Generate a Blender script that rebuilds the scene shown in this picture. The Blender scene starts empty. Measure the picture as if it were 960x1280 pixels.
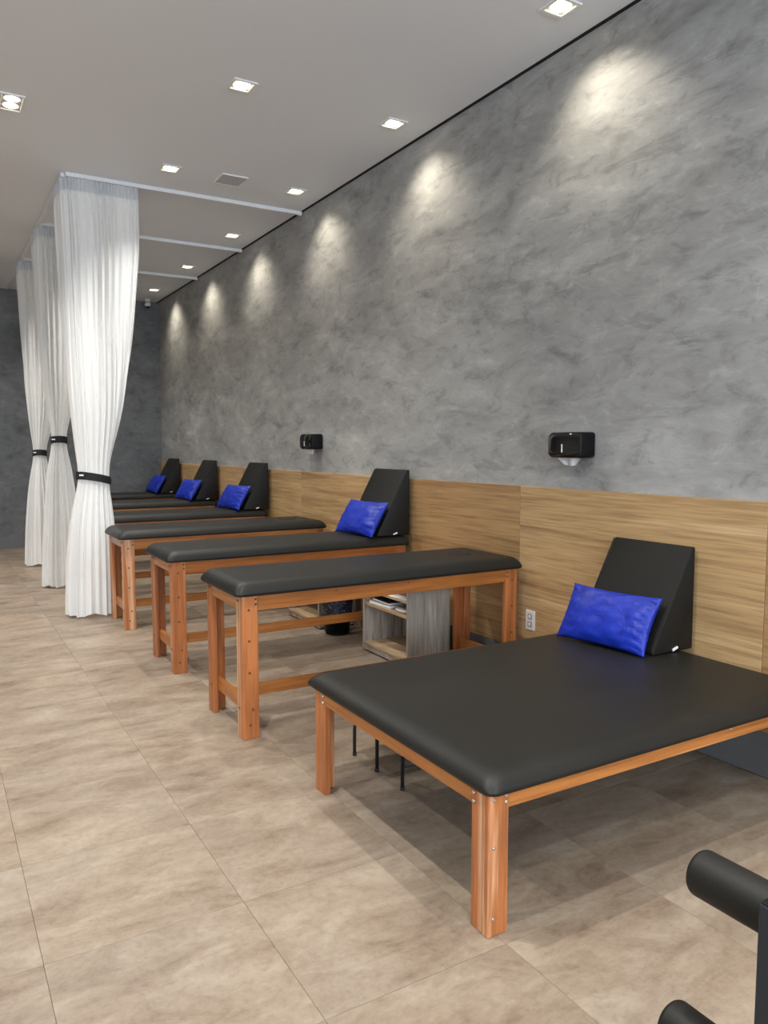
import bpy, bmesh, math, random
from mathutils import Vector, Matrix, noise
random.seed(7)
PI = math.pi
SC = bpy.context.scene
COL = SC.collection

# ---------------------------------------------------------------- camera
F_PX = 958.0
cam_d = bpy.data.cameras.new('camera')
cam = bpy.data.objects.new('camera', cam_d)
COL.objects.link(cam)
cam_d.sensor_fit = 'HORIZONTAL'; cam_d.sensor_width = 36.0
cam_d.lens = 36.0 * F_PX / 960.0
cam_d.clip_start = 0.05
vy_ = Vector((-89 - 480, 558 - 640, F_PX)).normalized()        # wall direction in camera space (x right, y down, z forward)
hx_ = Vector((1, 0, 0)); vx_ = (hx_ - vy_ * hx_.dot(vy_)).normalized()
vz_ = vx_.cross(vy_)
right = Vector((vx_.x, vy_.x, vz_.x)); down = Vector((vx_.y, vy_.y, vz_.y)); fwd = Vector((vx_.z, vy_.z, vz_.z))
m = Matrix.Identity(4)
for i in range(3):
    m[i][0] = right[i]; m[i][1] = -down[i]; m[i][2] = -fwd[i]
m.translation = Vector((0, 0, 1.5))
cam.matrix_world = m
SC.camera = cam

# ---------------------------------------------------------------- world, exposure, window daylight
W = bpy.data.worlds.new('world'); SC.world = W; W.use_nodes = True
W.node_tree.nodes['Background'].inputs[0].default_value = (0.75, 0.86, 1.0, 1)
W.node_tree.nodes['Background'].inputs[1].default_value = 1.2
SC.view_settings.view_transform = 'Standard'; SC.view_settings.look = 'None'
SC.view_settings.gamma = 1.0; SC.view_settings.use_curve_mapping = False
SC.view_settings.exposure = 0.62

WALL_X, CEIL, FAR_Y, NEAR_Y, LEFT_X = 3.2, 3.76, 12.45, -4.6, -3.4

def area_light(name, loc, rot, sx, sy, power, col):
    d = bpy.data.lights.new(name, 'AREA'); d.shape = 'RECTANGLE'; d.size = sx; d.size_y = sy
    d.energy = power; d.color = col
    o = bpy.data.objects.new(name, d); COL.objects.link(o); o.location = loc; o.rotation_euler = rot
    return o
# daylight entering through the shopfront glazing in the near wall
area_light('shopfront_daylight', (-0.1, NEAR_Y + 0.06, 2.35), (PI / 2, 0, 0), 5.8, 1.8, 260, (0.78, 0.89, 1.0))
SPOT_W, SPOT_MID, SPOT_AISLE = 25, 84, 176
WARM, WALLWARM = (1.0, 0.965, 0.90), (1.0, 0.90, 0.72)

# ---------------------------------------------------------------- material helpers
def nmat(name):
    mt = bpy.data.materials.new(name); mt.use_nodes = True
    nt = mt.node_tree; b = nt.nodes['Principled BSDF']
    return mt, nt, b
def N(nt, t, **kw):
    n = nt.nodes.new(t)
    for k, v in kw.items():
        if hasattr(n, k): setattr(n, k, v)
        else: n.inputs[k.replace('_', ' ')].default_value = v
    return n
def ramp(nt, fac, stops):
    r = nt.nodes.new('ShaderNodeValToRGB'); e = r.color_ramp.elements
    e[0].position, e[0].color = stops[0][0], (*stops[0][1], 1)
    e[1].position, e[1].color = stops[-1][0], (*stops[-1][1], 1)
    for p, c in stops[1:-1]:
        x = e.new(p); x.color = (*c, 1)
    nt.links.new(fac, r.inputs[0]); return r.outputs[0]
def mapped(nt, scale, rnd=True):
    tc = nt.nodes.new('ShaderNodeTexCoord'); mp = nt.nodes.new('ShaderNodeMapping')
    mp.inputs['Scale'].default_value = scale
    nt.links.new(tc.outputs['Object'], mp.inputs[0])
    if rnd:
        oi = nt.nodes.new('ShaderNodeObjectInfo'); mu = nt.nodes.new('ShaderNodeMath'); mu.operation = 'MULTIPLY'
        mu.inputs[1].default_value = 37.0
        nt.links.new(oi.outputs['Random'], mu.inputs[0]); nt.links.new(mu.outputs[0], mp.inputs['Location'])
    return mp.outputs[0]
def noise_tex(nt, vec, scale, detail=4, rough=.55, dist=0.0):
    n = nt.nodes.new('ShaderNodeTexNoise'); n.inputs['Scale'].default_value = scale
    n.inputs['Detail'].default_value = detail; n.inputs['Roughness'].default_value = rough; n.inputs['Distortion'].default_value = dist
    nt.links.new(vec, n.inputs['Vector']); return n.outputs['Fac']
def mixc(nt, fac, a, b, mode='MIX'):
    x = nt.nodes.new('ShaderNodeMix'); x.data_type = 'RGBA'; x.blend_type = mode
    for s, v in ((0, fac), (6, a), (7, b)):
        if isinstance(v, (int, float)): x.inputs[s].default_value = v
        elif isinstance(v, tuple): x.inputs[s].default_value = (*v, 1)
        else: nt.links.new(v, x.inputs[s])
    return x.outputs[2]
def bump(nt, b, h, strength, dist=.01):
    bp = nt.nodes.new('ShaderNodeBump'); bp.inputs['Strength'].default_value = strength; bp.inputs['Distance'].default_value = dist
    nt.links.new(h, bp.inputs['Height']); nt.links.new(bp.outputs[0], b.inputs['Normal'])
def plain(name, col, rough=.5, metal=0, spec=.5, var=.05):
    mt, nt, b = nmat(name)
    vec = mapped(nt, (1, 1, 1), False)
    nz = noise_tex(nt, vec, 60, 2)
    lo = tuple(c * (1 - var) for c in col); hi = tuple(min(1, c * (1 + var)) for c in col)
    nt.links.new(ramp(nt, nz, [(.3, lo), (.7, hi)]), b.inputs['Base Color'])
    b.inputs['Roughness'].default_value = rough; b.inputs['Metallic'].default_value = metal
    b.inputs['Specular IOR Level'].default_value = spec
    return mt
def emis(name, col, s):
    mt, nt, b = nmat(name)
    b.inputs['Base Color'].default_value = (*col, 1)
    b.inputs['Emission Color'].default_value = (*col, 1); b.inputs['Emission Strength'].default_value = s
    return mt

def wood(name, axis, dark, mid, light, rough=.35, fine=60, ring=9, stretch=.05, streak=None):
    mt, nt, b = nmat(name)
    sc = [1, 1, 1]; sc[axis] = stretch
    v = mapped(nt, tuple(sc))
    n1 = noise_tex(nt, v, ring, 5, .55, .8); n2 = noise_tex(nt, v, fine, 4, .6, .2)
    c1 = ramp(nt, n1, [(.30, dark), (.45, mid), (.55, mid), (.66, light)])
    c2 = ramp(nt, n2, [(.32, (.70, .68, .66)), (.58, (1.05, 1.05, 1.05))])
    c = mixc(nt, 1.0, c1, c2, 'MULTIPLY')
    oi = nt.nodes.new('ShaderNodeObjectInfo')
    tint = ramp(nt, oi.outputs['Random'], [(0, (.76, .66, .64)), (.5, (1, 1, 1)), (1, (1.10, 1.14, 1.22))])
    c = mixc(nt, 1.0, c, tint, 'MULTIPLY')
    nt.links.new(c, b.inputs['Base Color']); b.inputs['Roughness'].default_value = rough
    bump(nt, b, n2, .15, .002)
    return mt

ORG = ((.27, .085, .028), (.44, .150, .046), (.64, .36, .20))
M_WZ = wood('orange_wood_upright', 2, *ORG)
M_WX = wood('orange_wood_lengthwise', 0, (.28, .092, .022), (.43, .155, .036), (.56, .26, .090))
M_WY = wood('orange_wood_crosswise', 1, (.28, .092, .022), (.43, .155, .036), (.56, .26, .090))
M_OAK = wood('oak_laminate', 1, (.300, .172, .074), (.46, .290, .132), (.56, .375, .190), rough=.42, fine=75, ring=11, stretch=.035)
M_CAB = wood('greyed_oak_board_upright', 2, (.20, .165, .13), (.34, .29, .24), (.46, .41, .35), rough=.5, fine=70, ring=14, stretch=.06)
M_SHELF = wood('light_oak_shelf', 1, (.30, .20, .11), (.44, .31, .18), (.56, .42, .27), rough=.5, fine=60, ring=8, stretch=.08)

def mat_plaster(name, base):
    mt, nt, b = nmat(name)
    v = mapped(nt, (1, 1, 1), False)
    def rot(rx, sc):
        mp = nt.nodes.new('ShaderNodeMapping'); mp.inputs['Rotation'].default_value = (rx, 0, rx * .3); mp.inputs['Scale'].default_value = sc
        nt.links.new(v, mp.inputs[0]); return mp.outputs[0]
    v2, v3, v4 = rot(.55, (1, .55, 1.5)), rot(.85, (1, .7, 1.3)), rot(.25, (1, .5, 1.9))
    def warp(vec):
        nz = nt.nodes.new('ShaderNodeTexNoise'); nz.inputs['Scale'].default_value = 1.7; nz.inputs['Detail'].default_value = 3
        nt.links.new(vec, nz.inputs['Vector'])
        ad = nt.nodes.new('ShaderNodeVectorMath'); ad.operation = 'MULTIPLY_ADD'; ad.inputs[1].default_value = (.35, .35, .35)
        nt.links.new(nz.outputs['Color'], ad.inputs[0]); nt.links.new(vec, ad.inputs[2]); return ad.outputs[0]
    k = lambda t: tuple(x * t for x in base)
    big = noise_tex(nt, v, .8, 3, .5, .3)
    med = noise_tex(nt, v2, 2.6, 8, .68, .5)
    sml = noise_tex(nt, v3, 7.0, 9, .70, .5)
    pat = noise_tex(nt, v4, 4.2, 8, .70, .5)
    c = ramp(nt, med, [(.32, k(.66)), (.44, k(.90)), (.55, k(1.03)), (.68, k(1.28))])
    c = mixc(nt, 1.0, c, ramp(nt, sml, [(.36, (.76, .76, .77)), (.44, (.97, .97, .97)), (.56, (1.02, 1.02, 1.02)), (.66, (1.22, 1.22, 1.21))]), 'MULTIPLY')
    # sharp-edged darker trowel patches
    c = mixc(nt, 1.0, c, ramp(nt, pat, [(.0, (.74, .74, .75)), (.37, (.80, .80, .81)), (.41, (.93, .93, .93)), (.45, (1, 1, 1)), (1, (1, 1, 1))]), 'MULTIPLY')
    c = mixc(nt, 1.0, c, ramp(nt, big, [(.3, (.91, .91, .92)), (.7, (1.09, 1.08, 1.06))]), 'MULTIPLY')
    # thin pale scratches left by the trowel edge
    for vv, sc, lo in ((v2, 3.4, .53), (v3, 4.6, .56)):
        w = nt.nodes.new('ShaderNodeTexVoronoi'); w.feature = 'DISTANCE_TO_EDGE'; w.inputs['Scale'].default_value = sc
        nt.links.new(warp(vv), w.inputs['Vector'])
        line = ramp(nt, w.outputs['Distance'], [(0.0, (1, 1, 1)), (.012, (0, 0, 0))])
        gate = ramp(nt, noise_tex(nt, vv, 2.6, 3), [(lo, (0, 0, 0)), (lo + .10, (.38, .38, .38))])
        c = mixc(nt, mixc(nt, 1.0, line, gate, 'MULTIPLY'), c, k(1.5))
    nt.links.new(c, b.inputs['Base Color'])
    b.inputs['Roughness'].default_value = .5; b.inputs['Specular IOR Level'].default_value = .4
    bump(nt, b, sml, .25, .012)
    return mt
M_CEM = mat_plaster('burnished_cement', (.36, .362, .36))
M_CEM_DIM = mat_plaster('burnished_cement_dimmed', (.155, .163, .172))  # same cement, with the dimness of the far end put into its colour

def mat_floor():
    mt, nt, b = nmat('stone_effect_vinyl')
    v = mapped(nt, (1, 1, 1), True); vs = mapped(nt, (.62, 1.25, 1), True)
    a = noise_tex(nt, vs, 4.6, 9, .70, .35); f = noise_tex(nt, v, 38, 5, .75); g = noise_tex(nt, v, 1.6, 3, .5)
    c = ramp(nt, a, [(.28, (.138, .094, .062)), (.43, (.240, .183, .134)), (.57, (.305, .246, .187)), (.75, (.39, .326, .258))])
    c = mixc(nt, 1.0, c, ramp(nt, f, [(.28, (.80, .79, .78)), (.5, (1, 1, 1)), (.75, (1.10, 1.10, 1.10))]), 'MULTIPLY')
    c = mixc(nt, 1.0, c, ramp(nt, g, [(.3, (.88, .88, .89)), (.7, (1.07, 1.06, 1.05))]), 'MULTIPLY')
    oi = nt.nodes.new('ShaderNodeObjectInfo')
    c = mixc(nt, 1.0, c, ramp(nt, oi.outputs['Random'], [(0, (.96, .96, .965)), (1, (1.03, 1.03, 1.025))]), 'MULTIPLY')
    nt.links.new(c, b.inputs['Base Color']); b.inputs['Roughness'].default_value = .46
    b.inputs['Specular IOR Level'].default_value = .4
    bump(nt, b, f, .08, .003)
    return mt
M_FLOOR = mat_floor()
M_JOINT = plain('floor_joint', (.20, .16, .12), .8)
M_CEILING = plain('ceiling_paint', (.79, .81, .845), .8, var=.004)
M_WHITEWALL = plain('side_wall_paint', (.55, .54, .52), .8)
M_BASE = plain('grey_skirting', (.15, .155, .158), .5)
M_GAP = plain('black_shadow_gap', (.006, .006, .007), .8)
M_RAIL = plain('white_aluminium', (.78, .80, .83), .35)
M_BLACKPL = plain('glossy_black_plastic', (.008, .008, .008), .08, 0, .6)
M_BLACKMT = plain('matte_black_plastic', (.004, .004, .0045), .5, 0, .2)
M_BLACKMETAL = plain('black_tube_metal', (.012, .013, .018), .35, 0, .5)
M_BLACKBAND = plain('black_strap', (.006, .006, .007), .7)
M_WHITEPL = plain('white_plastic', (.80, .80, .79), .35)
M_GREYHOLE = plain('grey_socket', (.35, .36, .38), .4)
M_PAPER = plain('white_paper', (.82, .83, .84), .8)
M_STEEL = plain('bolt_steel', (.62, .58, .52), .35, 1.0)
M_BRASS = plain('dark_bolt', (.16, .115, .075), .4, .8)
M_SLATE = plain('slate_painted_steel', (.020, .024, .030), .5, 0, .3)
M_LAMP = emis('lamp_glow', (1.0, .88, .55), 6)
M_PLATE = plain('grey_white_grille', (.50, .51, .55), .6)
M_LAPGREY = plain('grey_book_cover', (.30, .31, .31), .5)
M_DARKBOOK = plain('dark_book_cover', (.03, .03, .032), .5)
M_RUBBER = plain('black_rubber_tread', (.015, .015, .016), .8)

def mat_vinyl(name, col, rough, bs=.12):
    mt, nt, b = nmat(name)
    v = mapped(nt, (1, 1, 1), True)
    n1 = noise_tex(nt, v, 350, 3); n2 = noise_tex(nt, v, 4, 3)
    nt.links.new(ramp(nt, n2, [(.3, tuple(c * .85 for c in col)), (.7, tuple(c * 1.15 for c in col))]), b.inputs['Base Color'])
    b.inputs['Roughness'].default_value = rough; b.inputs['Specular IOR Level'].default_value = .32
    bump(nt, b, n1, bs, .001)
    return mt
M_VINYL = mat_vinyl('black_upholstery_vinyl', (.0115, .011, .0095), .5)
M_WEDGE = mat_vinyl('black_wedge_vinyl', (.006, .0058, .005), .55)
M_FOAM = mat_vinyl('black_foam', (.010, .0096, .0085), .55, .25)
M_SEAM = plain('seam_black', (.004, .004, .004), .8)

def mat_blue():
    mt, nt, b = nmat('royal_blue_nylon')
    v = mapped(nt, (1, 1, 1), True)
    n1 = noise_tex(nt, v, 9, 4, .6, 1.2); n2 = noise_tex(nt, v, 500, 2)
    nt.links.new(ramp(nt, n1, [(.3, (.004, .016, .25)), (.7, (.007, .030, .40))]), b.inputs['Base Color'])
    b.inputs['Roughness'].default_value = .40
    b.inputs['Specular IOR Level'].default_value = .35
    bump(nt, b, n1, .30, .02)
    return mt
M_BLUE = mat_blue()

def mat_fabric(name, col, trans):
    mt, nt, b = nmat(name)
    v = mapped(nt, (1, 1, 1), True); n1 = noise_tex(nt, v, 400, 2)
    cc = ramp(nt, n1, [(.3, tuple(c * .985 for c in col)), (.7, col)])
    nt.links.new(cc, b.inputs['Base Color']); b.inputs['Roughness'].default_value = .85; b.inputs['Specular IOR Level'].default_value = .15
    t = nt.nodes.new('ShaderNodeBsdfTranslucent'); nt.links.new(cc, t.inputs[0])
    mx = nt.nodes.new('ShaderNodeMixShader'); mx.inputs[0].default_value = trans
    nt.links.new(b.outputs[0], mx.inputs[1]); nt.links.new(t.outputs[0], mx.inputs[2])
    nt.links.new(mx.outputs[0], nt.nodes['Material Output'].inputs[0])
    return mt
M_CURT = mat_fabric('white_curtain_voile', (.92, .92, .91), .25)
M_HEM = mat_fabric('white_curtain_hem', (.92, .92, .91), .2)
M_HEAD = mat_fabric('white_curtain_header', (.82, .85, .89), .45)

def mat_bag():
    mt, nt, b = nmat('dark_blue_printed_bag')
    v = mapped(nt, (1, 1, 1), False)
    mp = nt.nodes.new('ShaderNodeMapping'); mp.inputs['Scale'].default_value = (1, 1, 3.0); nt.links.new(v, mp.inputs[0])
    n1 = noise_tex(nt, mp.outputs[0], 55, 2, .5); n2 = noise_tex(nt, v, 25, 4, .7, 1)
    c = ramp(nt, n1, [(.60, (.010, .014, .030)), (.68, (.30, .32, .36))])
    nt.links.new(c, b.inputs['Base Color']); b.inputs['Roughness'].default_value = .25
    bump(nt, b, n2, .6, .02); return mt
M_BAG = mat_bag()
def mat_glass():
    mt, nt, b = nmat('window_glass')
    b.inputs['Base Color'].default_value = (.95, .98, 1, 1); b.inputs['Roughness'].default_value = .02
    b.inputs['Transmission Weight'].default_value = 1.0; b.inputs['IOR'].default_value = 1.1
    return mt
M_GLASS = mat_glass()

# ---------------------------------------------------------------- mesh helpers
def link(name, me, parent=None, loc=(0, 0, 0)):
    o = bpy.data.objects.new(name, me); COL.objects.link(o)
    if parent: o.parent = parent
    o.location = loc
    return o
def obj(name, bm, mt, parent=None, smooth=False, loc=(0, 0, 0)):
    bmesh.ops.recalc_face_normals(bm, faces=bm.faces)
    me = bpy.data.meshes.new(name); bm.to_mesh(me); bm.free()
    for x in (mt if isinstance(mt, (list, tuple)) else [mt]): me.materials.append(x)
    if smooth:
        for p in me.polygons: p.use_smooth = True
    return link(name, me, parent, loc)
def bx(bm, x0, x1, y0, y1, z0, z1, bev=0.0, seg=1):
    t = bmesh.new()
    vs = [t.verts.new((x, y, z)) for x in (x0, x1) for y in (y0, y1) for z in (z0, z1)]
    for f in ((0, 1, 3, 2), (4, 6, 7, 5), (0, 4, 5, 1), (2, 3, 7, 6), (0, 2, 6, 4), (1, 5, 7, 3)):
        t.faces.new([vs[i] for i in f])
    if bev > 0:
        bmesh.ops.bevel(t, geom=list(t.edges), offset=bev, segments=seg, profile=.5, affect='EDGES')
    merge(bm, t)
    return bm
def merge(bm, t):
    mp = {}
    for v in t.verts: mp[v] = bm.verts.new(v.co)
    for f in t.faces:
        try: bm.faces.new([mp[v] for v in f.verts])
        except ValueError: pass
    t.free()
def box(*a, **k): return bx(bmesh.new(), *a, **k)
def tube(bm, pts, r, n=10, cap=True):
    pts = [Vector(p) for p in pts]; rings = []
    ref = None
    for i, p in enumerate(pts):
        d = (pts[min(i + 1, len(pts) - 1)] - pts[max(i - 1, 0)]).normalized()
        if ref is None:
            ref = d.orthogonal().normalized()
        ref = (ref - d * ref.dot(d)).normalized(); bi = d.cross(ref)
        rr = r[i] if isinstance(r, (list, tuple)) else r
        rings.append([bm.verts.new(p + (ref * math.cos(2 * PI * k / n) + bi * math.sin(2 * PI * k / n)) * rr) for k in range(n)])
    for a, b in zip(rings, rings[1:]):
        for k in range(n): bm.faces.new((a[k], a[(k + 1) % n], b[(k + 1) % n], b[k]))
    if cap:
        bm.faces.new(rings[0][::-1]); bm.faces.new(rings[-1])
    return bm
def lathe(prof, n=32, cx=0, cy=0):
    bm = bmesh.new(); rings = []
    for r, z in prof:
        rings.append([bm.verts.new((cx + r * math.cos(2 * PI * k / n), cy + r * math.sin(2 * PI * k / n), z)) for k in range(n)] if r > 1e-6 else [bm.verts.new((cx, cy, z))])
    for a, b in zip(rings, rings[1:]):
        for k in range(n):
            j = (k + 1) % n
            if len(a) == 1: bm.faces.new((a[0], b[j], b[k]))
            elif len(b) == 1: bm.faces.new((a[k], a[j], b[0]))
            else: bm.faces.new((a[k], a[j], b[j], b[k]))
    return bm
def tag(o, label, cat, group=None, kind=None):
    o['label'] = label; o['category'] = cat
    if group: o['group'] = group
    if kind: o['kind'] = kind
    return o
def thing(name, label, cat, loc=(0, 0, 0), rotz=0, group=None):
    o = bpy.data.objects.new(name, None); COL.objects.link(o); o.empty_display_size = .1
    o.location = loc; o.rotation_euler = (0, 0, rotz)
    return tag(o, label, cat, group)
def copy_tree(o, parent=None):
    c = o.copy(); COL.objects.link(c); c.parent = parent
    for ch in list(o.children): copy_tree(ch, c)
    return c
def struct(name, bm, mt, parent=None):
    o = obj(name, bm, mt, parent); o['kind'] = 'structure'; return o

# ---------------------------------------------------------------- room shell
floor = struct('floor', box(LEFT_X - .1, WALL_X + .2, NEAR_Y - .1, FAR_Y + .2, -.12, -.005), M_JOINT)
TS, TX0, TY0, GAP = .6085, .2215, 1.705, .0005
tiles_far = bmesh.new(); proto_tile = None
for i in range(-6, 5):
    for j in range(-11, 18):
        x0 = TX0 + i * TS; x1 = min(x0 + TS, WALL_X); x0 = max(x0, LEFT_X)
        y0 = TY0 + j * TS; y1 = min(y0 + TS, FAR_Y); y0 = max(y0, NEAR_Y)
        if x1 - x0 < .02 or y1 - y0 < .02: continue
        if x1 > -.75 and y1 > .4 and x1 > -.75:
            full = (x1 - x0 > TS - .001 and y1 - y0 > TS - .001)
            if full and proto_tile: t = link('tile', proto_tile, floor)
            else:
                w, h = (x1 - x0) / 2 - GAP, (y1 - y0) / 2 - GAP
                t = obj('tile', box(-w, w, -h, h, -.0045, 0, bev=.0004), M_FLOOR, floor)
                if full: proto_tile = t.data
            t.location = ((x0 + x1) / 2, (y0 + y1) / 2, random.uniform(-.0003, .0003))
        else:
            bx(tiles_far, x0 + GAP, x1 - GAP, y0 + GAP, y1 - GAP, -.0045, 0)
tf = obj('tile', tiles_far, M_FLOOR, floor); tf['kind'] = 'stuff'

struct('ceiling', box(LEFT_X - .1, WALL_X - .012, NEAR_Y - .1, FAR_Y + .2, CEIL, CEIL + .12), M_CEILING)
struct('gap_shade_strip', box(WALL_X - .012, WALL_X + .012, NEAR_Y, FAR_Y, CEIL - .004, CEIL + .1), M_GAP)  # black strip painted as the shade inside the ceiling gap
wr = struct('wall_right', box(WALL_X + .012, WALL_X + .2, NEAR_Y - .1, FAR_Y + .2, 0, CEIL + .12), M_CEM)
BB = .21
js = [NEAR_Y + .02, -2.93, -1.27, .39, 2.048, 3.712, 5.372, 7.03, 8.69, 10.35, 12.01, FAR_Y]
for a, b_ in zip(js, js[1:]):
    h = (b_ - a) / 2 - .0015
    obj('wood_panel', box(-.006, .0115, -h, h, BB + .002, 1.252, bev=.001), M_OAK, wr, loc=(WALL_X, (a + b_) / 2, 0))
struct('baseboard_right', box(WALL_X - .004, WALL_X + .011, NEAR_Y, FAR_Y, .004, BB), M_BASE)
struct('wall_far', box(LEFT_X - .1, WALL_X + .012, FAR_Y, FAR_Y + .2, 0, CEIL + .12), M_CEM_DIM)
struct('baseboard_far', box(LEFT_X, WALL_X - .005, FAR_Y - .014, FAR_Y - .0005, 0, .17), M_BASE)
struct('wall_left', box(LEFT_X - .2, LEFT_X, NEAR_Y - .1, FAR_Y + .2, 0, CEIL + .12), M_WHITEWALL)
nw = bmesh.new()
bx(nw, LEFT_X, WALL_X, NEAR_Y - .2, NEAR_Y, 0, .2); bx(nw, LEFT_X, WALL_X, NEAR_Y - .2, NEAR_Y, 3.3, CEIL + .1)
bx(nw, LEFT_X, -3.0, NEAR_Y - .2, NEAR_Y, .2, 3.3); bx(nw, 2.8, WALL_X, NEAR_Y - .2, NEAR_Y, .2, 3.3)
struct('wall_near', nw, M_WHITEWALL)
wf = bmesh.new()
for k in range(5):
    x = -3.0 + k * 1.45; bx(wf, x - (.03 if k else 0), x + (.03 if k < 4 else 0), NEAR_Y - .12, NEAR_Y - .06, .2, 3.3)
bx(wf, -3.0, 2.8, NEAR_Y - .12, NEAR_Y - .06, .2, .26); bx(wf, -3.0, 2.8, NEAR_Y - .12, NEAR_Y - .06, 3.24, 3.3)
w1 = struct('window_1', wf, M_BLACKMT)
for k in range(4):
    x = -3.0 + k * 1.45; obj('pane', box(x + .03, x + 1.42, NEAR_Y - .095, NEAR_Y - .085, .26, 3.24), M_GLASS, w1)

# ---------------------------------------------------------------- downlights
def spot(loc, power, ang, blend, tilt=0.0, col=WARM):
    d = bpy.data.lights.new('downlight_beam', 'SPOT'); d.energy = power; d.color = col
    d.spot_size = math.radians(ang); d.spot_blend = blend; d.shadow_soft_size = .035
    o = bpy.data.objects.new('downlight_beam', d); COL.objects.link(o); o.location = loc
    o.rotation_euler = (0, -tilt, 0)          # gimbal tilted towards the wall (+x)
    return o
fr = bmesh.new(); s, q = .078, .058
bx(fr, -s, s, -s, -q, -.010, 0, .002); bx(fr, -s, s, q, s, -.010, 0, .002); bx(fr, -s, -q, -q, q, -.010, 0, .002); bx(fr, q, s, -q, q, -.010, 0, .002)
dl0 = thing('ceiling_downlight', 'x', 'downlight')
obj('trim_frame', fr, M_WHITEPL, dl0)
obj('lamp', lathe([(0, -.0095), (.036, -.0095), (.050, -.005), (.054, 0)], 24), M_LAMP, dl0)
dl_used = [False]
def downlight(x, y, label, power, ang=96, blend=1.0, group=None, tilt=0.0):
    o = dl0 if not dl_used[0] else copy_tree(dl0); dl_used[0] = True
    o.location = (x, y, CEIL - .0002); o['label'] = label
    if group: o['group'] = group
    spot((x, y, CEIL - .03), power, ang, blend, tilt, WALLWARM if tilt else WARM)
wn = ['first wall-side downlight, largest, at the top edge of the view', 'second wall-side downlight, near the grey wall ahead of the ceiling grille',
      'third wall-side downlight, just before the nearest curtain rail', 'fourth wall-side downlight, between the first and second curtain rails',
      'fifth wall-side downlight, between the second and third curtain rails', 'sixth and farthest wall-side downlight, beside the security camera']
for k in range(-4, 6):
    y = 3.113 + 1.6645 * k
    downlight(2.9, y, wn[k] if k >= 0 else 'wall-side downlight in the row behind the camera', SPOT_W, 112, 1.0, None if k >= 0 else 'downlights behind the camera', math.radians(15))
for k in (0, 1, 2, 3, 4, -2, -3, -4):  # the negative steps are unseen downlights, added to light the front floor
    y = 4.774 + 1.672 * k
    lab = {0: 'single square downlight over the ceiling centre, nearer of the middle two', 1: 'small square downlight directly above the nearest white curtain',
           2: 'middle-row downlight hidden behind the nearest white curtain', 3: 'middle-row downlight hidden behind the white curtains', 4: 'farthest middle-row downlight hidden behind the white curtains'}.get(k, 'added unseen middle-row downlight above and behind the camera')
    downlight(1.79, y, lab, SPOT_MID, 110, 1.0, None if k >= 0 else 'added middle-row downlights behind the camera')
# double square fixture over the aisle
f2 = bmesh.new(); a_, b2 = .075, .135
bx(f2, -a_, a_, -b2, -b2 + .014, -.012, 0, .002); bx(f2, -a_, a_, b2 - .014, b2, -.012, 0, .002)
bx(f2, -a_, -a_ + .014, -b2 + .014, b2 - .014, -.012, 0, .002); bx(f2, a_ - .014, a_, -b2 + .014, b2 - .014, -.012, 0, .002)
dd = thing('double_ceiling_downlight', 'double square downlight at the left edge of the ceiling', 'downlight')
obj('trim_frame', f2, M_WHITEPL, dd)
obj('reflector', box(-a_ + .014, a_ - .014, -b2 + .014, b2 - .014, -.004, 0), M_PLATE, dd)
for sgn in (-1, 1): obj('lamp', lathe([(0, -.0095), (.036, -.0095), (.048, -.004)], 24, 0, sgn * .056), M_LAMP, dd)
for n_, (x, y) in enumerate([(.565, 5.77), (.565, 2.4), (.565, -.9), (-1.3, 5.77), (-1.3, 2.4), (-1.3, 9.1), (-.25, 9.6)]):
    o = dd if n_ == 0 else copy_tree(dd)
    o.location = (x, y, CEIL - .0002)
    if n_: o['label'] = 'double downlight over the aisle outside the view'; o['group'] = 'double downlights outside the view'
    spot((x, y, CEIL - .03), SPOT_AISLE, 125, 1.0)

# square ceiling grille
g = thing('ceiling_grille', 'flat square grey plate flush on the white ceiling between the downlights', 'ceiling grille', (2.308, 6.455, CEIL))
obj('plate', box(-.105, .105, -.118, .118, -.010, -.0002, bev=.003), M_PLATE, g)
ge = bmesh.new()
for k in (-1, 1):
    bx(ge, -.111, .111, k * .119 - .005, k * .119 + .005, -.012, -.0002); bx(ge, k * .1095 - .0045, k * .1095 + .0045, -.113, .113, -.012, -.0002)
obj('rim', ge, M_WHITEPL, g)

# security camera in the far corner
c_ = thing('security_camera', 'small white and black security camera in the far ceiling corner', 'camera', (3.0, 12.22, CEIL))
obj('mount', lathe([(0, -.002), (.045, -.002), (.045, -.02), (.02, -.05), (0, -.05)], 20), M_WHITEPL, c_, True)
obj('body', lathe([(0, -.045), (.035, -.05), (.05, -.08), (.035, -.11), (0, -.118)], 20), M_WHITEPL, c_, True)
obj('lens', lathe([(0, -.115), (.032, -.11), (.03, -.125), (.016, -.138), (0, -.14)], 16), M_BLACKPL, c_, True)

# ---------------------------------------------------------------- curtain rails
TRK = [6.975, 8.625, 10.33]; RX = 1.05
for k, y in enumerate(TRK):
    nm = ['nearest white curtain rail crossing the ceiling to the grey wall', 'middle white curtain rail crossing the ceiling behind the nearest one',
          'farthest and shortest-looking white curtain rail under the ceiling'][k]
    t = thing('curtain_rail', nm, 'curtain rail', (RX, y, CEIL), 0, 'ceiling curtain rails')
    obj('track', box(.0175, WALL_X - RX - .006, -.016, .016, -.034, -.0005, bev=.003), M_RAIL, t)
    obj('end_cap', box(WALL_X - RX - .03, WALL_X - RX - .001, -.019, .019, -.037, -.0005, bev=.003), M_WHITEPL, t)
t = thing('curtain_rail', 'long curtain rail running towards the far wall at the left of the curtains', 'curtain rail', (RX, 7.0, CEIL), 0)
obj('track', box(-.016, .016, 0, 5.3, -.034, -.0005, bev=.003), M_RAIL, t)
for k in range(5):
    o = obj('screw', lathe([(0, -.0385), (.007, -.038), (.009, -.034)], 8), M_STEEL, t, loc=(0, .9 + k * 1.02, 0))

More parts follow.
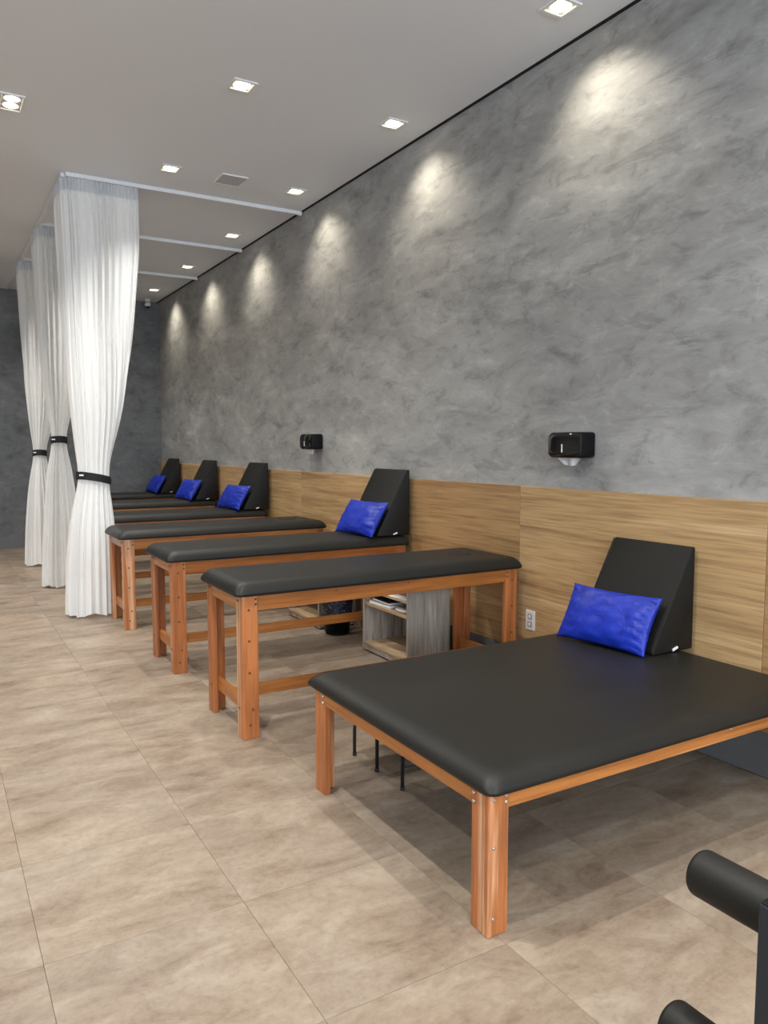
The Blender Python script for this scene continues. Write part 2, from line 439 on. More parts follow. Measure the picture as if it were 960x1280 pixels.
# ---------------------------------------------------------------- curtains
def lerp_tab(tab, z):
    if z <= tab[0][0]: return tab[0][1]
    for (a, va), (b, vb) in zip(tab, tab[1:]):
        if z <= b:
            t = (z - a) / (b - a); return va + (vb - va) * t
    return tab[-1][1]
def smooth_tab(tab, z, h=.12):
    return sum(lerp_tab(tab, z + d * h) for d in (-1, -.5, 0, .5, 1)) / 5
def make_curtain(k, y0, zt, label):
    tops = CEIL - .038
    L = [(0, .985), (.5, 1.01), (zt - .35, 1.045), (zt, 1.128), (zt + .35, 1.098), (2.1, 1.066), (3.2, 1.042), (tops, 1.032)]
    R = [(0, 1.45), (.5, 1.435), (zt - .35, 1.412), (zt, 1.365), (zt + .2, 1.40), (zt + .56, 1.50), (zt + 1.05, 1.585), (3.25, 1.668), (tops, 1.655)]
    if k: R = [(0, 1.42), (.5, 1.39), (zt - .35, 1.315), (zt, 1.245), (zt + .2, 1.295), (zt + .56, 1.43), (zt + 1.05, 1.54), (3.25, 1.66), (tops, 1.655)]
    if k: L = [(0, .985), (.5, 1.01), (zt - .35, 1.07), (zt, 1.142), (zt + .35, 1.10), (2.3, 1.062), (3.2, 1.042), (tops, 1.032)]
    Fy = [(0, .02), (.8, .055), (zt, .10), (zt + .6, .05), (tops, 0)]
    if k: Fy[2] = (zt, .13)
    By = [(0, .36), (.8, .33), (zt, .26), (zt + .6, .36), (tops, .46)]
    if k: By[2] = (zt, .24)
    WT = [(0, .72), (zt - .3, .9), (zt, 1), (zt + .5, .55), (zt + 1.3, .12), (tops, 0)]
    root = thing('tied_curtain', label, 'curtain', (1.2, y0, 0), 0, 'tied white curtains')
    NU, NP = 400, 38
    rnd = random.Random(50 + k)
    ph = [rnd.uniform(0, 6.28) for _ in range(4)]
    def pt(u, z):
        # L path in the unit box: front side from right to left, rounded corner, then back along the left
        rc = .10; s = u * 1.75
        if s < 1 - rc: lx, ly = 1 - s, 0.0
        elif s < 1 - rc + .18:
            a = (s - (1 - rc)) / .18 * PI / 2; lx, ly = rc - rc * math.sin(a), rc - rc * math.cos(a)
        else: lx, ly = 0.0, rc + (s - (1 - rc + .18)) * (1 - rc) / .67
        th = .55 - u * (2 * PI - .75); ex, ey = .5 + .5 * math.cos(th), .5 + .5 * math.sin(th)
        w = max(0, min(1, smooth_tab(WT, z)))
        x, y = lx + (ex - lx) * w, ly + (ey - ly) * w
        l, r, f, b = (smooth_tab(t_, z) for t_ in (L, R, Fy, By))
        return Vector((l + (r - l) * x, y0 + f + (b - f) * y, z))
    def row(z):
        out = []
        d = abs(z - zt)
        amp = .013 if z > tops - .12 else .010 + .008 * min(1, d / .6)
        lo = .006 * min(1, d / .8) * (1 if z < zt else max(0, min(1, (tops - z) / .5)))
        pts = [pt(i / NU, z) for i in range(NU + 1)]
        for i, p in enumerate(pts):
            u = i / NU
            t = pts[min(i + 1, NU)] - pts[max(i - 1, 0)]; n = Vector((t.y, -t.x, 0)); n.normalize()
            ang = 2 * PI * NP * u + .5 * math.sin(9 * u + ph[0])
            fh = max(0, min(1, (z - (tops - .22)) / .14))
            wv = fh * math.sin(ang) + (1 - fh) * (1.1 * math.sin(ang / 2 + .5 * math.sin(5 * u + ph[3])) + .30 * math.sin(ang))
            v = amp * wv * (.7 + .5 * math.sin(23 * u + ph[1])) + lo * math.sin(2 * PI * 7 * u + ph[2] + .5 * z) + lo * .6 * math.sin(2 * PI * 13 * u + ph[3] - .4 * z)
            # stepped folds where the heading turns the corner
            if z > 2.2: v += .03 * min(1, (z - 2.2) / .8) * max(0, math.sin(2 * PI * 9 * u)) * (1 if .50 < u < .80 else 0)
            zz = z
            if z < .02: zz = z + .012 * math.sin(2 * PI * 5 * u + ph[1]) + .012
            q = p - n * (-v); q.z = zz
            out.append(q - Vector((1.2, y0, 0)))
        return out
    def sheet(name, zs, mt):
        bm = bmesh.new(); prev = None
        for z in zs:
            r = [bm.verts.new(q) for q in row(z)]
            if prev:
                for i in range(NU): bm.faces.new((prev[i], prev[i + 1], r[i + 1], r[i]))
            prev = r
        return obj(name, bm, mt, root, True)
    hemz = .345
    sheet('fabric', [hemz + (tops - .10 - hemz) * i / 56 for i in range(57)], M_CURT)
    sheet('hem', [.012 + (hemz - .012) * i / 5 for i in range(6)], M_HEM)
    sheet('header', [tops - .10 + .10 * i / 4 for i in range(5)], M_HEAD)
    # black tieback: a tilted band round the bunch
    xc, yc = (smooth_tab(L, zt) + smooth_tab(R, zt)) / 2, y0 + (smooth_tab(Fy, zt) + smooth_tab(By, zt)) / 2
    rx, ry = (smooth_tab(R, zt) - smooth_tab(L, zt)) / 2 + .012, (smooth_tab(By, zt) - smooth_tab(Fy, zt)) / 2 + .016
    bm = bmesh.new(); n = 40; rg = []
    slope = -.20 if k == 0 else -.03
    for i in range(n):
        a = 2 * PI * i / n; cx, cy = math.cos(a), math.sin(a)
        zc = zt + slope * rx * cx - .015 * cy; hh = .034 if k == 0 else .036
        pin = .55 if (k == 0 and cx > .93) else 1.0
        rg.append([bm.verts.new((xc - 1.2 + rr * cx / (1), yc - y0 + rr2 * cy, zc + dz * pin)) for rr, rr2, dz in ((rx, ry, -hh), (rx + .006, ry + .006, -hh), (rx + .006, ry + .006, hh), (rx, ry, hh))])
    for i in range(n):
        a, b = rg[i], rg[(i + 1) % n]
        for j in range(4): bm.faces.new((a[j], a[(j + 1) % 4], b[(j + 1) % 4], b[j]))
    tb = obj('tieback', bm, M_BLACKBAND, root)
    tg = obj('care_tag', box(-.022, .022, -.003, .001, -.007, .007), M_PAPER, tb, loc=(xc - 1.2 - rx * .80, yc - y0 - ry * .62 - .006, zt - slope * -1 * 0 + abs(slope) * rx * .8 + .012))
    tg.rotation_euler = (0, 0, math.radians(-50))
    return root
make_curtain(0, TRK[0], 1.215, 'nearest and largest white curtain, tied low with a black band')
make_curtain(1, TRK[1], 1.56, 'middle white curtain, tied with a black band higher than the others')
make_curtain(2, TRK[2], 1.41, 'farthest white curtain, leftmost, against the dark far wall')

# ---------------------------------------------------------------- padded tops
def pad_bm(x0, x1, y0, y1, z0, h, edge, nx=44, ny=26, lip=.012, hole=None, crown=.004):
    """upholstered slab: flat underside with a sharp lower edge, sides swelling up into a soft top"""
    def axis(a, b, n):
        out = []
        for i in range(n + 1):
            t = i / n; out.append(a + (b - a) * (.5 - .5 * math.cos(PI * t)) * .55 + (b - a) * t * .45)
        return out
    def dense(a, b, n):
        e = edge * 1.15; k = 10
        l = [a + e * (1 - math.cos(PI / 2 * i / k)) for i in range(k + 1)]
        mid = [a + e + (b - a - 2 * e) * i / n for i in range(1, n)]
        return l + mid + [b - (v - a) for v in reversed(l)]
    xs, ys = dense(x0, x1, nx), dense(y0, y1, ny)
    def prof(d):
        t = min(1, max(0, d / edge)); return (1 - (1 - t) ** 2.4) ** .62
    bm = bmesh.new(); G = []
    for x in xs:
        rowv = []
        for y in ys:
            dx, dy = min(x - x0, x1 - x), min(y - y0, y1 - y)
            z = z0 + lip + (h - lip) * prof(dx) * prof(dy)
            z += crown * math.sin(PI * (x - x0) / (x1 - x0)) * math.sin(PI * (y - y0) / (y1 - y0))
            # round the plan corners a little
            r = .035; px, py = x, y
            if dx < r and dy < r:
                vx, vy = r - dx, r - dy; l = math.hypot(vx, vy); mx = max(vx, vy)
                sc = mx / l if l > 0 else 1
                sx = 1 if x > (x0 + x1) / 2 else -1; sy = 1 if y > (y0 + y1) / 2 else -1
                px = x - sx * (vx - vx * sc); py = y - sy * (vy - vy * sc)
            rowv.append(bm.verts.new((px, py, z)))
        G.append(rowv)
    nxs, nys = len(xs), len(ys)
    for i in range(nxs - 1):
        for j in range(nys - 1): bm.faces.new((G[i][j], G[i + 1][j], G[i + 1][j + 1], G[i][j + 1]))
    loop = [G[i][0] for i in range(nxs)] + [G[-1][j] for j in range(1, nys)] + [G[i][-1] for i in range(nxs - 2, -1, -1)] + [G[0][j] for j in range(nys - 2, 0, -1)]
    cx, cy = (x0 + x1) / 2, (y0 + y1) / 2
    b1 = [bm.verts.new((v.co.x - math.copysign(.004, v.co.x - cx), v.co.y - math.copysign(.004, v.co.y - cy), z0)) for v in loop]
    n = len(loop)
    for i in range(n): bm.faces.new((loop[i], loop[(i + 1) % n], b1[(i + 1) % n], b1[i]))
    bm.faces.new(b1[::-1])
    return bm

def leg_bm(sx, sy, X, Y, ztop, w=.090, t=.030, wy=.082):
    """L-section leg: one board on the long side, one on the end, joined at the outer corner"""
    bm = bmesh.new()
    xo, yo = sx * X, sy * Y
    a = sorted((xo, xo - sx * w)); b = sorted((yo, yo - sy * t))
    bx(bm, a[0], a[1], b[0], b[1], 0, ztop, .0025)
    a = sorted((xo - sx * .002, xo - sx * t)); b = sorted((yo - sy * (t - .001), yo - sy * wy))
    bx(bm, a[0], a[1], b[0], b[1], 0, ztop, .0025)
    return bm
BOLT = lathe([(0, .004), (.0042, .0045), (.0058, .003), (.0066, 0)], 10)
for v in BOLT.verts: v.co = Vector((v.co.x, -v.co.z, v.co.y))
BOLT_ME = bpy.data.meshes.new('bolt'); BOLT.to_mesh(BOLT_ME); BOLT.free(); BOLT_ME.materials.append(M_BRASS)
BOLT_ST = BOLT_ME.copy(); BOLT_ST.materials.clear(); BOLT_ST.materials.append(M_STEEL)
def bolt(parent, loc, rz=0, me=None, s=1.0):
    o = link('bolt', me or BOLT_ME, parent, loc); o.rotation_euler = (0, 0, rz); o.scale = (s, s, s); return o

TLX, TLY, TZ = .90, .278, .748      # half length, half width over the legs, height of the leg tops
def make_table():
    r = thing('treatment_table', 'x', 'treatment table', (0, 0, 0), 0, 'treatment tables in a row along the wall')
    obj('cushion', pad_bm(-TLX - .035, TLX + .032, -TLY - .03, TLY + .03, TZ, .070, .075, 40, 12, .010), M_VINYL, r, True)
    for sx in (-1, 1):
        for sy in (-1, 1):
            lg = obj('leg', leg_bm(sx, sy, TLX, TLY, TZ), M_WZ, r)
            if sy < 0:
                yb = -TLY
                xi, xo = sx * (TLX - .078), sx * (TLX - .040)
                for z in (TZ - .022, TZ - .048): bolt(lg, (xi, yb, z))
                for z in (TZ - .075, TZ - .235, TZ - .40, .075): bolt(lg, (xo, yb, z))
                bolt(lg, (sx * (TLX - .055), yb, .155))
            if sx < 0:
                for z in (TZ - .03, .16): bolt(lg, (-TLX, sy * (TLY - .05), z), -PI / 2)
    for sy in (-1, 1):
        y = sorted((sy * (TLY - .004), sy * (TLY - .028)))
        rl = obj('rail', box(-TLX + .0905, TLX - .0905, y[0], y[1], TZ - .082, TZ - .001, .002), M_WX, r)
        if sy < 0:
            for x in (-.36, .1): bolt(rl, (x, y[0], TZ - .022), 0, None, .7)
    for sx in (-1, 1):
        x = sorted((sx * (TLX - .004), sx * (TLX - .028)))
        obj('end_rail', box(x[0], x[1], -TLY + .0825, TLY - .0825, TZ - .075, TZ - .001, .002), M_WY, r)
        x = sorted((sx * (TLX - .030), sx * (TLX - .055)))
        obj('end_rung', box(x[0], x[1], -TLY + .031, TLY - .031, .130, .200, .002), M_WY, r)
    obj('stretcher', box(-TLX + .056, TLX - .056, -.0125, .0125, .132, .198, .002), M_WX, r)
    return r
TCX = 1.318 + TLX
tnames = ['frontmost high treatment table with an uncovered black cushion, beside the large low table',
          'second high treatment table from the front, with a wedge and blue pillow',
          'third high treatment table from the front, bare, its end beside the nearest curtain',
          'fourth high treatment table, first of the three far ones with a wedge',
          'fifth high treatment table, middle of the three far ones with a wedge',
          'farthest treatment table, by the far wall, with a wedge and pillow']
TY = [3.640, 4.958, 6.378, 7.805, 9.525, 11.235]
proto = make_table(); tables = []
for i, y in enumerate(TY):
    o = proto if i == 0 else copy_tree(proto)
    o.location = (TCX + (.010 if i == 1 else 0), y + TLY, 0); o['label'] = tnames[i]; tables.append(o)
# face-hole plugs in the bare tables
def face_hole(parent):
    bm = bmesh.new(); n = 36; zt = TZ + .0735
    pts = [(.66 + .085 * math.cos(2 * PI * i / n), .060 * math.sin(2 * PI * i / n), zt) for i in range(n)]
    rr = []
    for i in range(n):
        p = Vector(pts[i]); c = Vector((.66, 0, zt)); d = (p - c).normalized()
        rr.append([bm.verts.new(p + d * a + Vector((0, 0, b))) for a, b in ((-.006, -.003), (0, .0035), (.006, -.003))])
    for i in range(n):
        a, b = rr[i], rr[(i + 1) % n]
        bm.faces.new((a[0], a[1], b[1], b[0])); bm.faces.new((a[1], a[2], b[2], b[1]))
    obj('face_hole_seam', bm, M_SEAM, parent, True)
    pl = obj('face_hole_plug', lathe([(0, .006), (.6, .005), (.9, .003), (1, -.002)], 30), M_VINYL, parent, True, (.66, 0, zt))
    pl.scale = (.080, .055, 1)
face_hole(tables[0]); face_hole(tables[2])

# ---------------------------------------------------------------- large low mat table
mx0, mx1, my0, my1, mz = 1.402, 3.115, 1.750, 2.958, .454
mt_ = thing('mat_table', 'large low exercise table with a wide black mattress on orange wooden legs', 'mat table', ((mx0 + mx1) / 2, (my0 + my1) / 2, 0))
hx, hy = (mx1 - mx0) / 2, (my1 - my0) / 2
obj('cushion', pad_bm(-hx - .014, hx + .045, -hy - .022, hy + .075, mz, .057, .085, 60, 40, .010, crown=.004), M_VINYL, mt_, True)
for sx in (-1, 1):
    for sy in (-1, 1):
        lg = obj('leg', leg_bm(sx, sy, hx, hy, mz - .001, .078, .030, .088), M_WZ, mt_)
        if sy < 0:
            for z in (mz - .012, mz - .034): bolt(lg, (sx * (hx - .066), -hy, z), 0, BOLT_ST)
            for z in (mz - .018, mz - .17, .058): bolt(lg, (sx * (hx - .020), -hy, z), 0, BOLT_ST)
        if sx < 0:
            for z in (mz - .018, mz - .045): bolt(lg, (-hx, sy * (hy - .075), z), -PI / 2, BOLT_ST)
for sy in (-1, 1):
    y = sorted((sy * (hy - .003), sy * (hy - .028)))
    rl = obj('rail', box(-hx + .0785, hx - .0785, y[0], y[1], mz - .056, mz - .001, .002), M_WX, mt_)
    if sy < 0: bolt(rl, (.30, y[0], mz - .016), 0, BOLT_ST, .8)
for sx in (-1, 1):
    x = sorted((sx * (hx - .003), sx * (hx - .028)))
    obj('end_rail', box(x[0], x[1], -hy + .0885, hy - .0885, mz - .056, mz - .001, .002), M_WY, mt_)
obj('cross_beam', box(-.02, .02, -hy + .03, hy - .03, mz - .056, mz - .001, .002), M_WY, mt_)

# ---------------------------------------------------------------- wedges
WD, WH, WW = .285, .50, .492
def wedge_bm():
    bm = bmesh.new(); h = WW / 2
    prof = [(-WD, 0), (0, 0), (0, WH), (-.022, WH), (-WD, .018)]
    A = [bm.verts.new((x, -h, z)) for x, z in prof]; B = [bm.verts.new((x, h, z)) for x, z in prof]
    n = len(prof); bm.faces.new(A); bm.faces.new(B[::-1])
    for i in range(n): bm.faces.new((A[i], B[i], B[(i + 1) % n], A[(i + 1) % n]))
    bmesh.ops.recalc_face_normals(bm, faces=bm.faces)
    bmesh.ops.bevel(bm, geom=list(bm.edges), offset=.007, segments=3, profile=.5, affect='EDGES')
    return bm
w0 = thing('wedge_cushion', 'x', 'wedge cushion', (0, 0, 0), 0, 'black wedge cushions against the wall')
obj('body', wedge_bm(), M_WEDGE, w0, True)
for s_ in (-1, 1):
    yb = s_ * (WW / 2 - .001)
    obj('piping', tube(bmesh.new(), [(-WD + .004, yb, .022), (-.026, yb, WH - .003)], .0032, 6), M_WEDGE, w0)
tg = obj('care_tag', box(-.018, .018, -.006, .001, 0, .010), M_PAPER, w0, loc=(-.13, -WW / 2 - .001, .012))
tg.rotation_euler = (0, math.radians(-18), 0)
ZT = TZ + .0725
# table index, near edge y, base z, x of the back
wspots = [('black wedge cushion on the large low table', 2.403, mz + .0600, 3.178), ('black wedge cushion on the second high table, standing alone', 4.962, ZT, 3.166),
          ('black wedge cushion on the fourth table, first of the three far wedges', 7.805, ZT, 3.160), ('black wedge cushion on the fifth table, middle of the three far wedges', 9.525, ZT, 3.160),
          ('farthest black wedge cushion, next to the dark far wall', 11.235, ZT, 3.160)]

# ---------------------------------------------------------------- pillows
PW, PH, PT = .525, .300, .058
def pillow_bm(seed):
    bm = bmesh.new(); nu, nv = 46, 30; rnd = Vector((seed * 3.1, seed * 1.7, 0))
    T, B = [], []
    for i in range(nu + 1):
        rt, rb = [], []
        for j in range(nv + 1):
            u, v = 2 * i / nu - 1, 2 * j / nv - 1
            u = math.sin(u * PI / 2) * .5 + u * .5; v = math.sin(v * PI / 2) * .5 + v * .5
            eu, ev = 1 - abs(u) ** 2.6, 1 - abs(v) ** 2.6
            th = PT * (max(0, eu) ** .55) * (max(0, ev) ** .55)
            pin = 1 - .055 * (1 - v * v) * abs(u) ** 3; pinv = 1 - .075 * (1 - u * u) * abs(v) ** 3
            x, y = u * PW / 2 * pin, v * PH / 2 * pinv
            p = Vector((x, y, 0))
            edge = max(abs(u), abs(v)) ** 2
            cr = noise.noise(Vector((u * 3.2, v * 2.6, 0)) + rnd) * .006 + noise.noise(Vector((u * 9 + v * 4, v * 5, 3)) + rnd) * .0045 * edge
            cr += .004 * edge * math.sin(24 * v + 5 * noise.noise(p * 9 + rnd)) * (1 if u > .25 else .4)
            f = min(1, th / .02)
            rt.append(bm.verts.new((x, y, th + cr * f)))
            on = i in (0, nu) or j in (0, nv)
            rb.append(rt[-1] if on else bm.verts.new((x, y, -th + cr * f * .6)))
        T.append(rt); B.append(rb)
    for i in range(nu):
        for j in range(nv):
            bm.faces.new((T[i][j], T[i + 1][j], T[i + 1][j + 1], T[i][j + 1]))
            q = (B[i][j + 1], B[i + 1][j + 1], B[i + 1][j], B[i][j])
            try: bm.faces.new(q)
            except ValueError: pass
    return bm
def pillow(seed, BL, BR, tilt, label):
    """stands on its lower long edge from BL to BR and leans back towards +x"""
    BL, BR = Vector(BL), Vector(BR)
    ex = (BR - BL).normalized(); lean = Vector((math.sin(tilt), 0, math.cos(tilt)))
    ey = (lean - ex * lean.dot(ex)).normalized(); ez = ex.cross(ey)
    M = Matrix.Identity(4)
    for i in range(3): M[i][0] = ex[i]; M[i][1] = ey[i]; M[i][2] = ez[i]
    c = (BL + BR) / 2 + ey * (PH / 2 * .96 + .004)
    M.translation = c
    o = obj('pillow', pillow_bm(seed), M_BLUE, None, True); o.matrix_world = M
    return tag(o, label, 'pillow', 'blue pillows leaning on the wedges')
plab = ['royal blue pillow on the large low table, largest in view', 'royal blue pillow on the second high table', 'royal blue pillow on the fourth table, nearest of the three far pillows',
        'royal blue pillow on the fifth table, middle of the three far pillows', 'farthest royal blue pillow, nearest the dark far wall']
for i, (lb, y, z, xb) in enumerate(wspots):
    o = w0 if i == 0 else copy_tree(w0)
    o.location = (xb, y + WW / 2, z); o['label'] = lb
    if i == 0: pillow(i, (2.772, 2.925, z + .004), (2.832, 2.398, z + .004), .50, plab[i])
    else:
        xf = xb - WD
        d = [0, .0, .03, .02, -.01][i]
        pillow(i, (xf - .118 - d, y + .475, z + .004), (xf - .078, y - .045, z + .004), .55, plab[i])

# ---------------------------------------------------------------- paper towel dispensers
def dispenser():
    r = thing('towel_dispenser', 'x', 'towel dispenser', (0, 0, 0), 0, 'black paper towel dispensers on the grey wall')
    bm = bmesh.new(); bx(bm, -.125, 0, -.125, .125, -.072, .072, .018, 4)
    obj('body', bm, M_BLACKMT, r, True)
    bm = bmesh.new(); n = 14
    G = []
    for i in range(n + 1):
        rw = []
        for j in range(n + 1):
            u, v = 2 * i / n - 1, 2 * j / n - 1
            y, z = u * .122, v * .069
            # rounded corners
            cx, cz = max(0, abs(y) - .098), max(0, abs(z) - .045); l = math.hypot(cx, cz)
            if l > .024: y -= math.copysign(cx - cx * .024 / l, y); z -= math.copysign(cz - cz * .024 / l, z)
            b = (1 - u * u) * .010 + (1 - v ** 4) * .010
            rw.append(bm.verts.new((-.120 - b, y, z)))
        G.append(rw)
    for i in range(n):
        for j in range(n): bm.faces.new((G[i][j], G[i + 1][j], G[i + 1][j + 1], G[i][j + 1]))
    obj('cover', bm, M_BLACKPL, r, True)
    obj('level_window', box(-.1425, -.137, -.004, .004, -.042, .004, .001), M_WHITEPL, r)
    obj('lock', lathe([(0, 0), (.006, 0)], 10), M_BLACKMT, r, loc=(-.13, .06, -.05))
    # folded sheet of paper hanging out of the slot
    bm = bmesh.new(); n = 10
    rows = []
    for k in range(5):
        t = k / 4; z = -.070 - .050 * t; hw = .085 - .055 * max(0, t - .25)
        rows.append([bm.verts.new((-.072 + .006 * math.sin(i * 1.1) + .012 * t, -hw + 2 * hw * i / n + .01, z + .014 * t * abs(i / n - .45))) for i in range(n + 1)])
    for a, b in zip(rows, rows[1:]):
        for i in range(n): bm.faces.new((a[i], a[i + 1], b[i + 1], b[i]))
    obj('paper_towel', bm, M_PAPER, r, True)
    return r
d0 = dispenser(); d0.location = (WALL_X + .012, 3.222, 1.508); d0['label'] = 'nearer black towel dispenser, above the large low table, with a paper sheet'
d1 = copy_tree(d0); d1.location = (WALL_X + .012, 6.68, 1.545); d1['label'] = 'farther black towel dispenser, small, above the second table wedge'

# wall socket
s_ = thing('wall_socket', 'white two-outlet wall socket on the oak panel above the low table', 'wall socket', (WALL_X - .006, 3.592, .418))
obj('plate', box(-.009, 0, -.041, .041, -.062, .062, .003, 2), M_WHITEPL, s_)
for z in (.024, -.024): obj('outlet', box(-.0125, -.008, -.020, .020, z - .018, z + .018, .003, 2), M_GREYHOLE, s_)
for z in (.024, -.024): obj('outlet_face', box(-.0135, -.012, -.009, .009, z - .010, z + .010, .002), M_WHITEPL, s_)

# ---------------------------------------------------------------- open cabinets between the tables
def cabinet(label, loc, upper=True):
    r = thing('open_cabinet', label, 'cabinet', loc, 0, 'open cabinets between the tables')
    # local: x 0 (front) to .36, y -.31 to .31
    Wc, Dc, Hc, t = .31, .345, .60, .018
    obj('side_panel', box(0, Dc, -Wc, -Wc + t, .012, Hc, .001), M_CAB, r); obj('side_panel', box(0, Dc, Wc - t, Wc, .012, Hc, .001), M_CAB, r)
    obj('back_panel', box(Dc - .008, Dc - .001, -Wc + t + .0005, Wc - t - .0005, .045, Hc - t), M_CAB, r)
    obj('top', box(0, Dc - .009, -Wc + t + .0005, Wc - t - .0005, Hc - t, Hc - .001, .001), M_SHELF, r)
    obj('bottom_shelf', box(.001, Dc - .009, -Wc + t + .0005, Wc - t - .0005, .050, .068, .001), M_SHELF, r)
    obj('plinth', box(.006, .022, -Wc + t + .0005, Wc - t - .0005, .012, .0495), M_CAB, r)
    obj('shelf', box(.006, Dc - .009, -Wc + t + .0005, Wc - t - .0005, .345, .363, .001), M_SHELF, r)
    obj('shelf', box(.006, Dc - .009, -Wc + t + .0005, Wc - t - .0005, .448, .464, .001), M_SHELF, r)
    bm = bmesh.new()
    for x in (.03, Dc - .03):
        for y in (-Wc + .009, Wc - .009): tube(bm, [(x, y, 0), (x, y, .0118)], .008, 8)
    obj('foot_pads', bm, M_BLACKMT, r)
    return r
C1 = (2.700, 4.562, 0)
cabinet('open grey-oak cabinet behind the frontmost high table, with books inside', C1)
cabinet('open grey-oak cabinet farther back, behind the black waste bin', (2.690, 5.905, 0))
def slab(name, x, y, z, sx, sy, sz, rz, mt, label, cat, group=None):
    o = obj(name, box(-sx, sx, -sy, sy, 0, sz), mt, None, False, (x, y, z)); o.rotation_euler = (0, 0, rz)
    return tag(o, label, cat, group)
zS = .3635
def book(x, y, z, sx, sy, sz, rz, cover, label):
    r = thing('book', label, 'book', (x, y, z), rz, 'books on the cabinet shelf')
    obj('pages', box(-sx + .003, sx - .003, -sy + .001, sy - .003, .0025, sz - .0025), M_PAPER, r)
    cv = bmesh.new(); bx(cv, -sx, sx, -sy, sy, 0, .0024); bx(cv, -sx, sx, -sy, sy, sz - .0024, sz); bx(cv, -sx, sx, sy - .003, sy, .0024, sz - .0024)
    obj('cover', cv, cover, r)
book(C1[0] + .125, C1[1] + .115, zS, .10, .135, .022, .05, M_LAPGREY, 'grey book lying under a dark one on the cabinet shelf')
book(C1[0] + .130, C1[1] + .105, zS + .0223, .095, .125, .016, -.04, M_DARKBOOK, 'dark-covered book lying on a grey one on the cabinet shelf')
d_ = thing('oval_case', 'white oval case with a dark lid, beside the books on the cabinet shelf', 'case', (C1[0] + .075, C1[1] - .155, zS))
for nm_, pr, mm in (('shell', [(0, 0), (.75, 0), (.95, .008), (1, .016), (.97, .024), (0, .026)], M_WHITEPL), ('lid', [(.94, .0255), (.88, .030), (.5, .033), (0, .034)], M_LAPGREY)):
    o = obj(nm_, lathe([(a, b) for a, b in pr], 28), mm, d_, True); o.scale = (.055, .085, 1)
for k in range(3):
    pg = slab('paper_sheet', C1[0] + .11 + .004 * k, C1[1] - .120 + .05 * k, .4645 + .0011 * k, .095, .13, .0009, .10 - .09 * k, M_PAPER,
              ['bottom white paper sheet on the upper cabinet shelf', 'middle white paper sheet on the upper cabinet shelf', 'top white paper sheet on the upper cabinet shelf'][k], 'paper', 'papers on the upper shelf')

# waste bin
b_ = thing('waste_bin', 'black round waste bin with a dark printed bag, under the second table', 'waste bin', (2.775, 5.432, 0))
obj('pail', lathe([(0, 0), (.094, 0), (.096, .006), (.100, .06), (.104, .17), (.118, .172), (.122, .30), (.114, .30), (.100, .02), (0, .02)], 36), M_BLACKMT, b_, True)
bg = lathe([(.1125, .16), (.1165, .17), (.122, .20), (.1245, .24), (.127, .285), (.1285, .303), (.124, .309), (.113, .302), (.110, .22), (.097, .05), (0, .035)], 48)
for v in bg.verts:
    a = math.atan2(v.co.y, v.co.x)
    if v.co.z < .31 and v.co.xy.length > .10: 
        f = 1 + .022 * math.sin(11 * a + 20 * v.co.z) * (1 if v.co.z > .155 else 0); v.co.x *= max(1, f); v.co.y *= max(1, f)
obj('bin_bag', bg, M_BAG, b_, True)

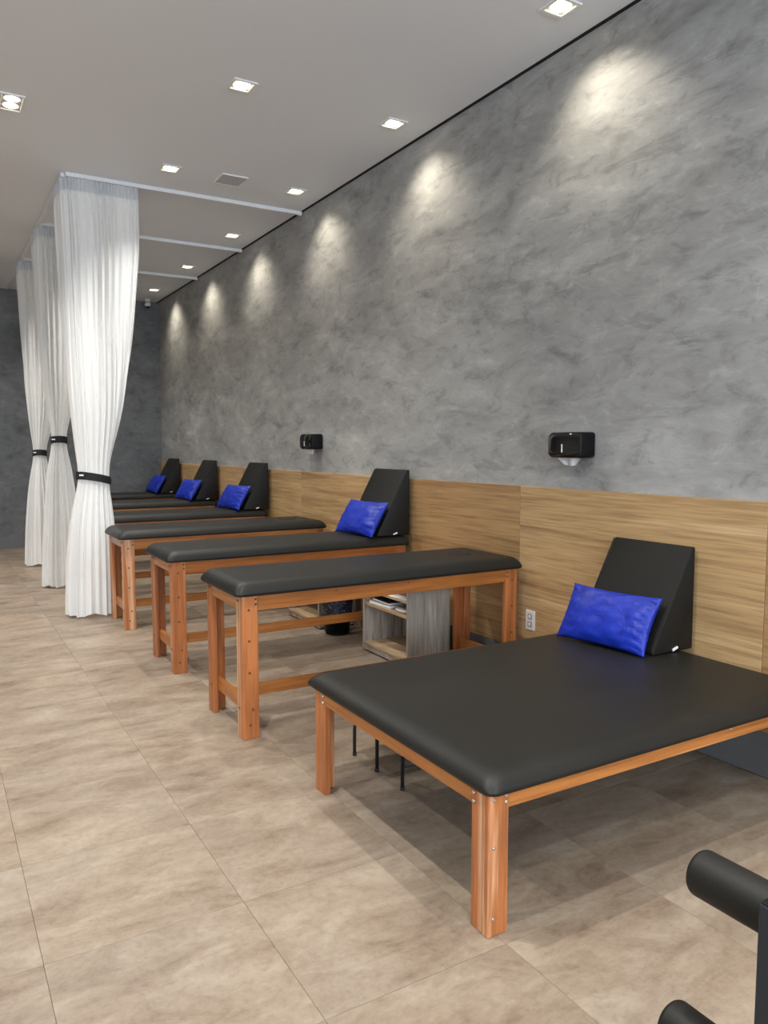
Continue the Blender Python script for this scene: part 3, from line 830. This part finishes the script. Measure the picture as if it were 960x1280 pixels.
# ---------------------------------------------------------------- step stool under the mat table
st = thing('step_stool', 'black tubular step stool half hidden beneath the large low table', 'step stool', (1.92, 2.97, 0))
def u_frame(x, ya, yb, h, r=.035):
    pts = [(x, ya, .008)]
    sgn = 1 if yb > ya else -1
    for k in range(7):
        a = PI / 2 * k / 6; pts.append((x, ya + sgn * (r - r * math.cos(a)), h - r + r * math.sin(a)))
    for k in range(7):
        a = PI / 2 * k / 6; pts.append((x, yb - sgn * (r - r * math.sin(a)), h - r + r * math.cos(a)))
    pts.append((x, yb, .008)); return pts
for x in (-.20, .20):
    lp = u_frame(x, .218, 0.0, .178, .05)
    obj('side_frame', tube(bmesh.new(), lp[:8] + [(x, .010, .178)], .0085, 10), M_BLACKMETAL, st, True)
    obj('tall_frame', tube(bmesh.new(), u_frame(x, 0.0, -.222, .33), .0085, 10), M_BLACKMETAL, st, True)
    for y in (.218, 0.0, -.222):
        obj('rubber_foot', lathe([(0, 0), (.0098, 0), (.0098, .014), (.0085, .016)], 12), M_RUBBER, st, loc=(x, y, 0))
for y, z in ((.115, .1867), (-.12, .3387)):
    obj('tread', box(-.215, .215, y - .105, y + .105, z, z + .022, .006, 2), M_RUBBER, st)
obj('brace', tube(bmesh.new(), [(-.20, -.222, .105), (.20, -.222, .105)], .0075, 8), M_BLACKMETAL, st, True)

# ---------------------------------------------------------------- exercise machine at the right edge
PX, PY = 1.237, .720
ma = thing('roller_machine', 'dark exercise machine post with padded black rollers at the lower right edge', 'exercise machine', (PX, PY, 0))
obj('post', box(-.037, .037, -.037, .037, .012, .714, .004, 2), M_SLATE, ma)
obj('post_cap', box(-.035, .035, -.035, .035, .7142, .718, .002), M_BLACKMT, ma)
obj('foot_plate', box(-.10, .12, -.28, .13, 0, .0118, .003), M_SLATE, ma)
def roller(px, z, y0, y1, r=.048):
    prof = [(0, y1)] + [(r - .014 + .014 * math.sin(PI / 2 * k / 6), y1 - .014 + .014 * math.cos(PI / 2 * k / 6)) for k in range(7)] + [(r, y0 + .01), (r - .006, y0), (0, y0)]
    bm = lathe(prof, 40)
    for v in bm.verts: v.co = Vector((v.co.x + px, v.co.z, v.co.y + z))
    ro = obj('roller', bm, M_FOAM, ma, True)
    obj('axle', tube(bmesh.new(), [(px, y0 - .05, z), (px, y0 - .0005, z)], .011, 12), M_BLACKMETAL, ro, True)
roller(.089, .630, -.16, .250)
roller(.016, .331, .0375, .250)
obj('arm', box(-.030, .115, -.225, -.195, .60, .66, .003), M_SLATE, ma)
obj('arm_brace', box(-.030, .030, -.1948, -.0375, .61, .65, .002), M_SLATE, ma)
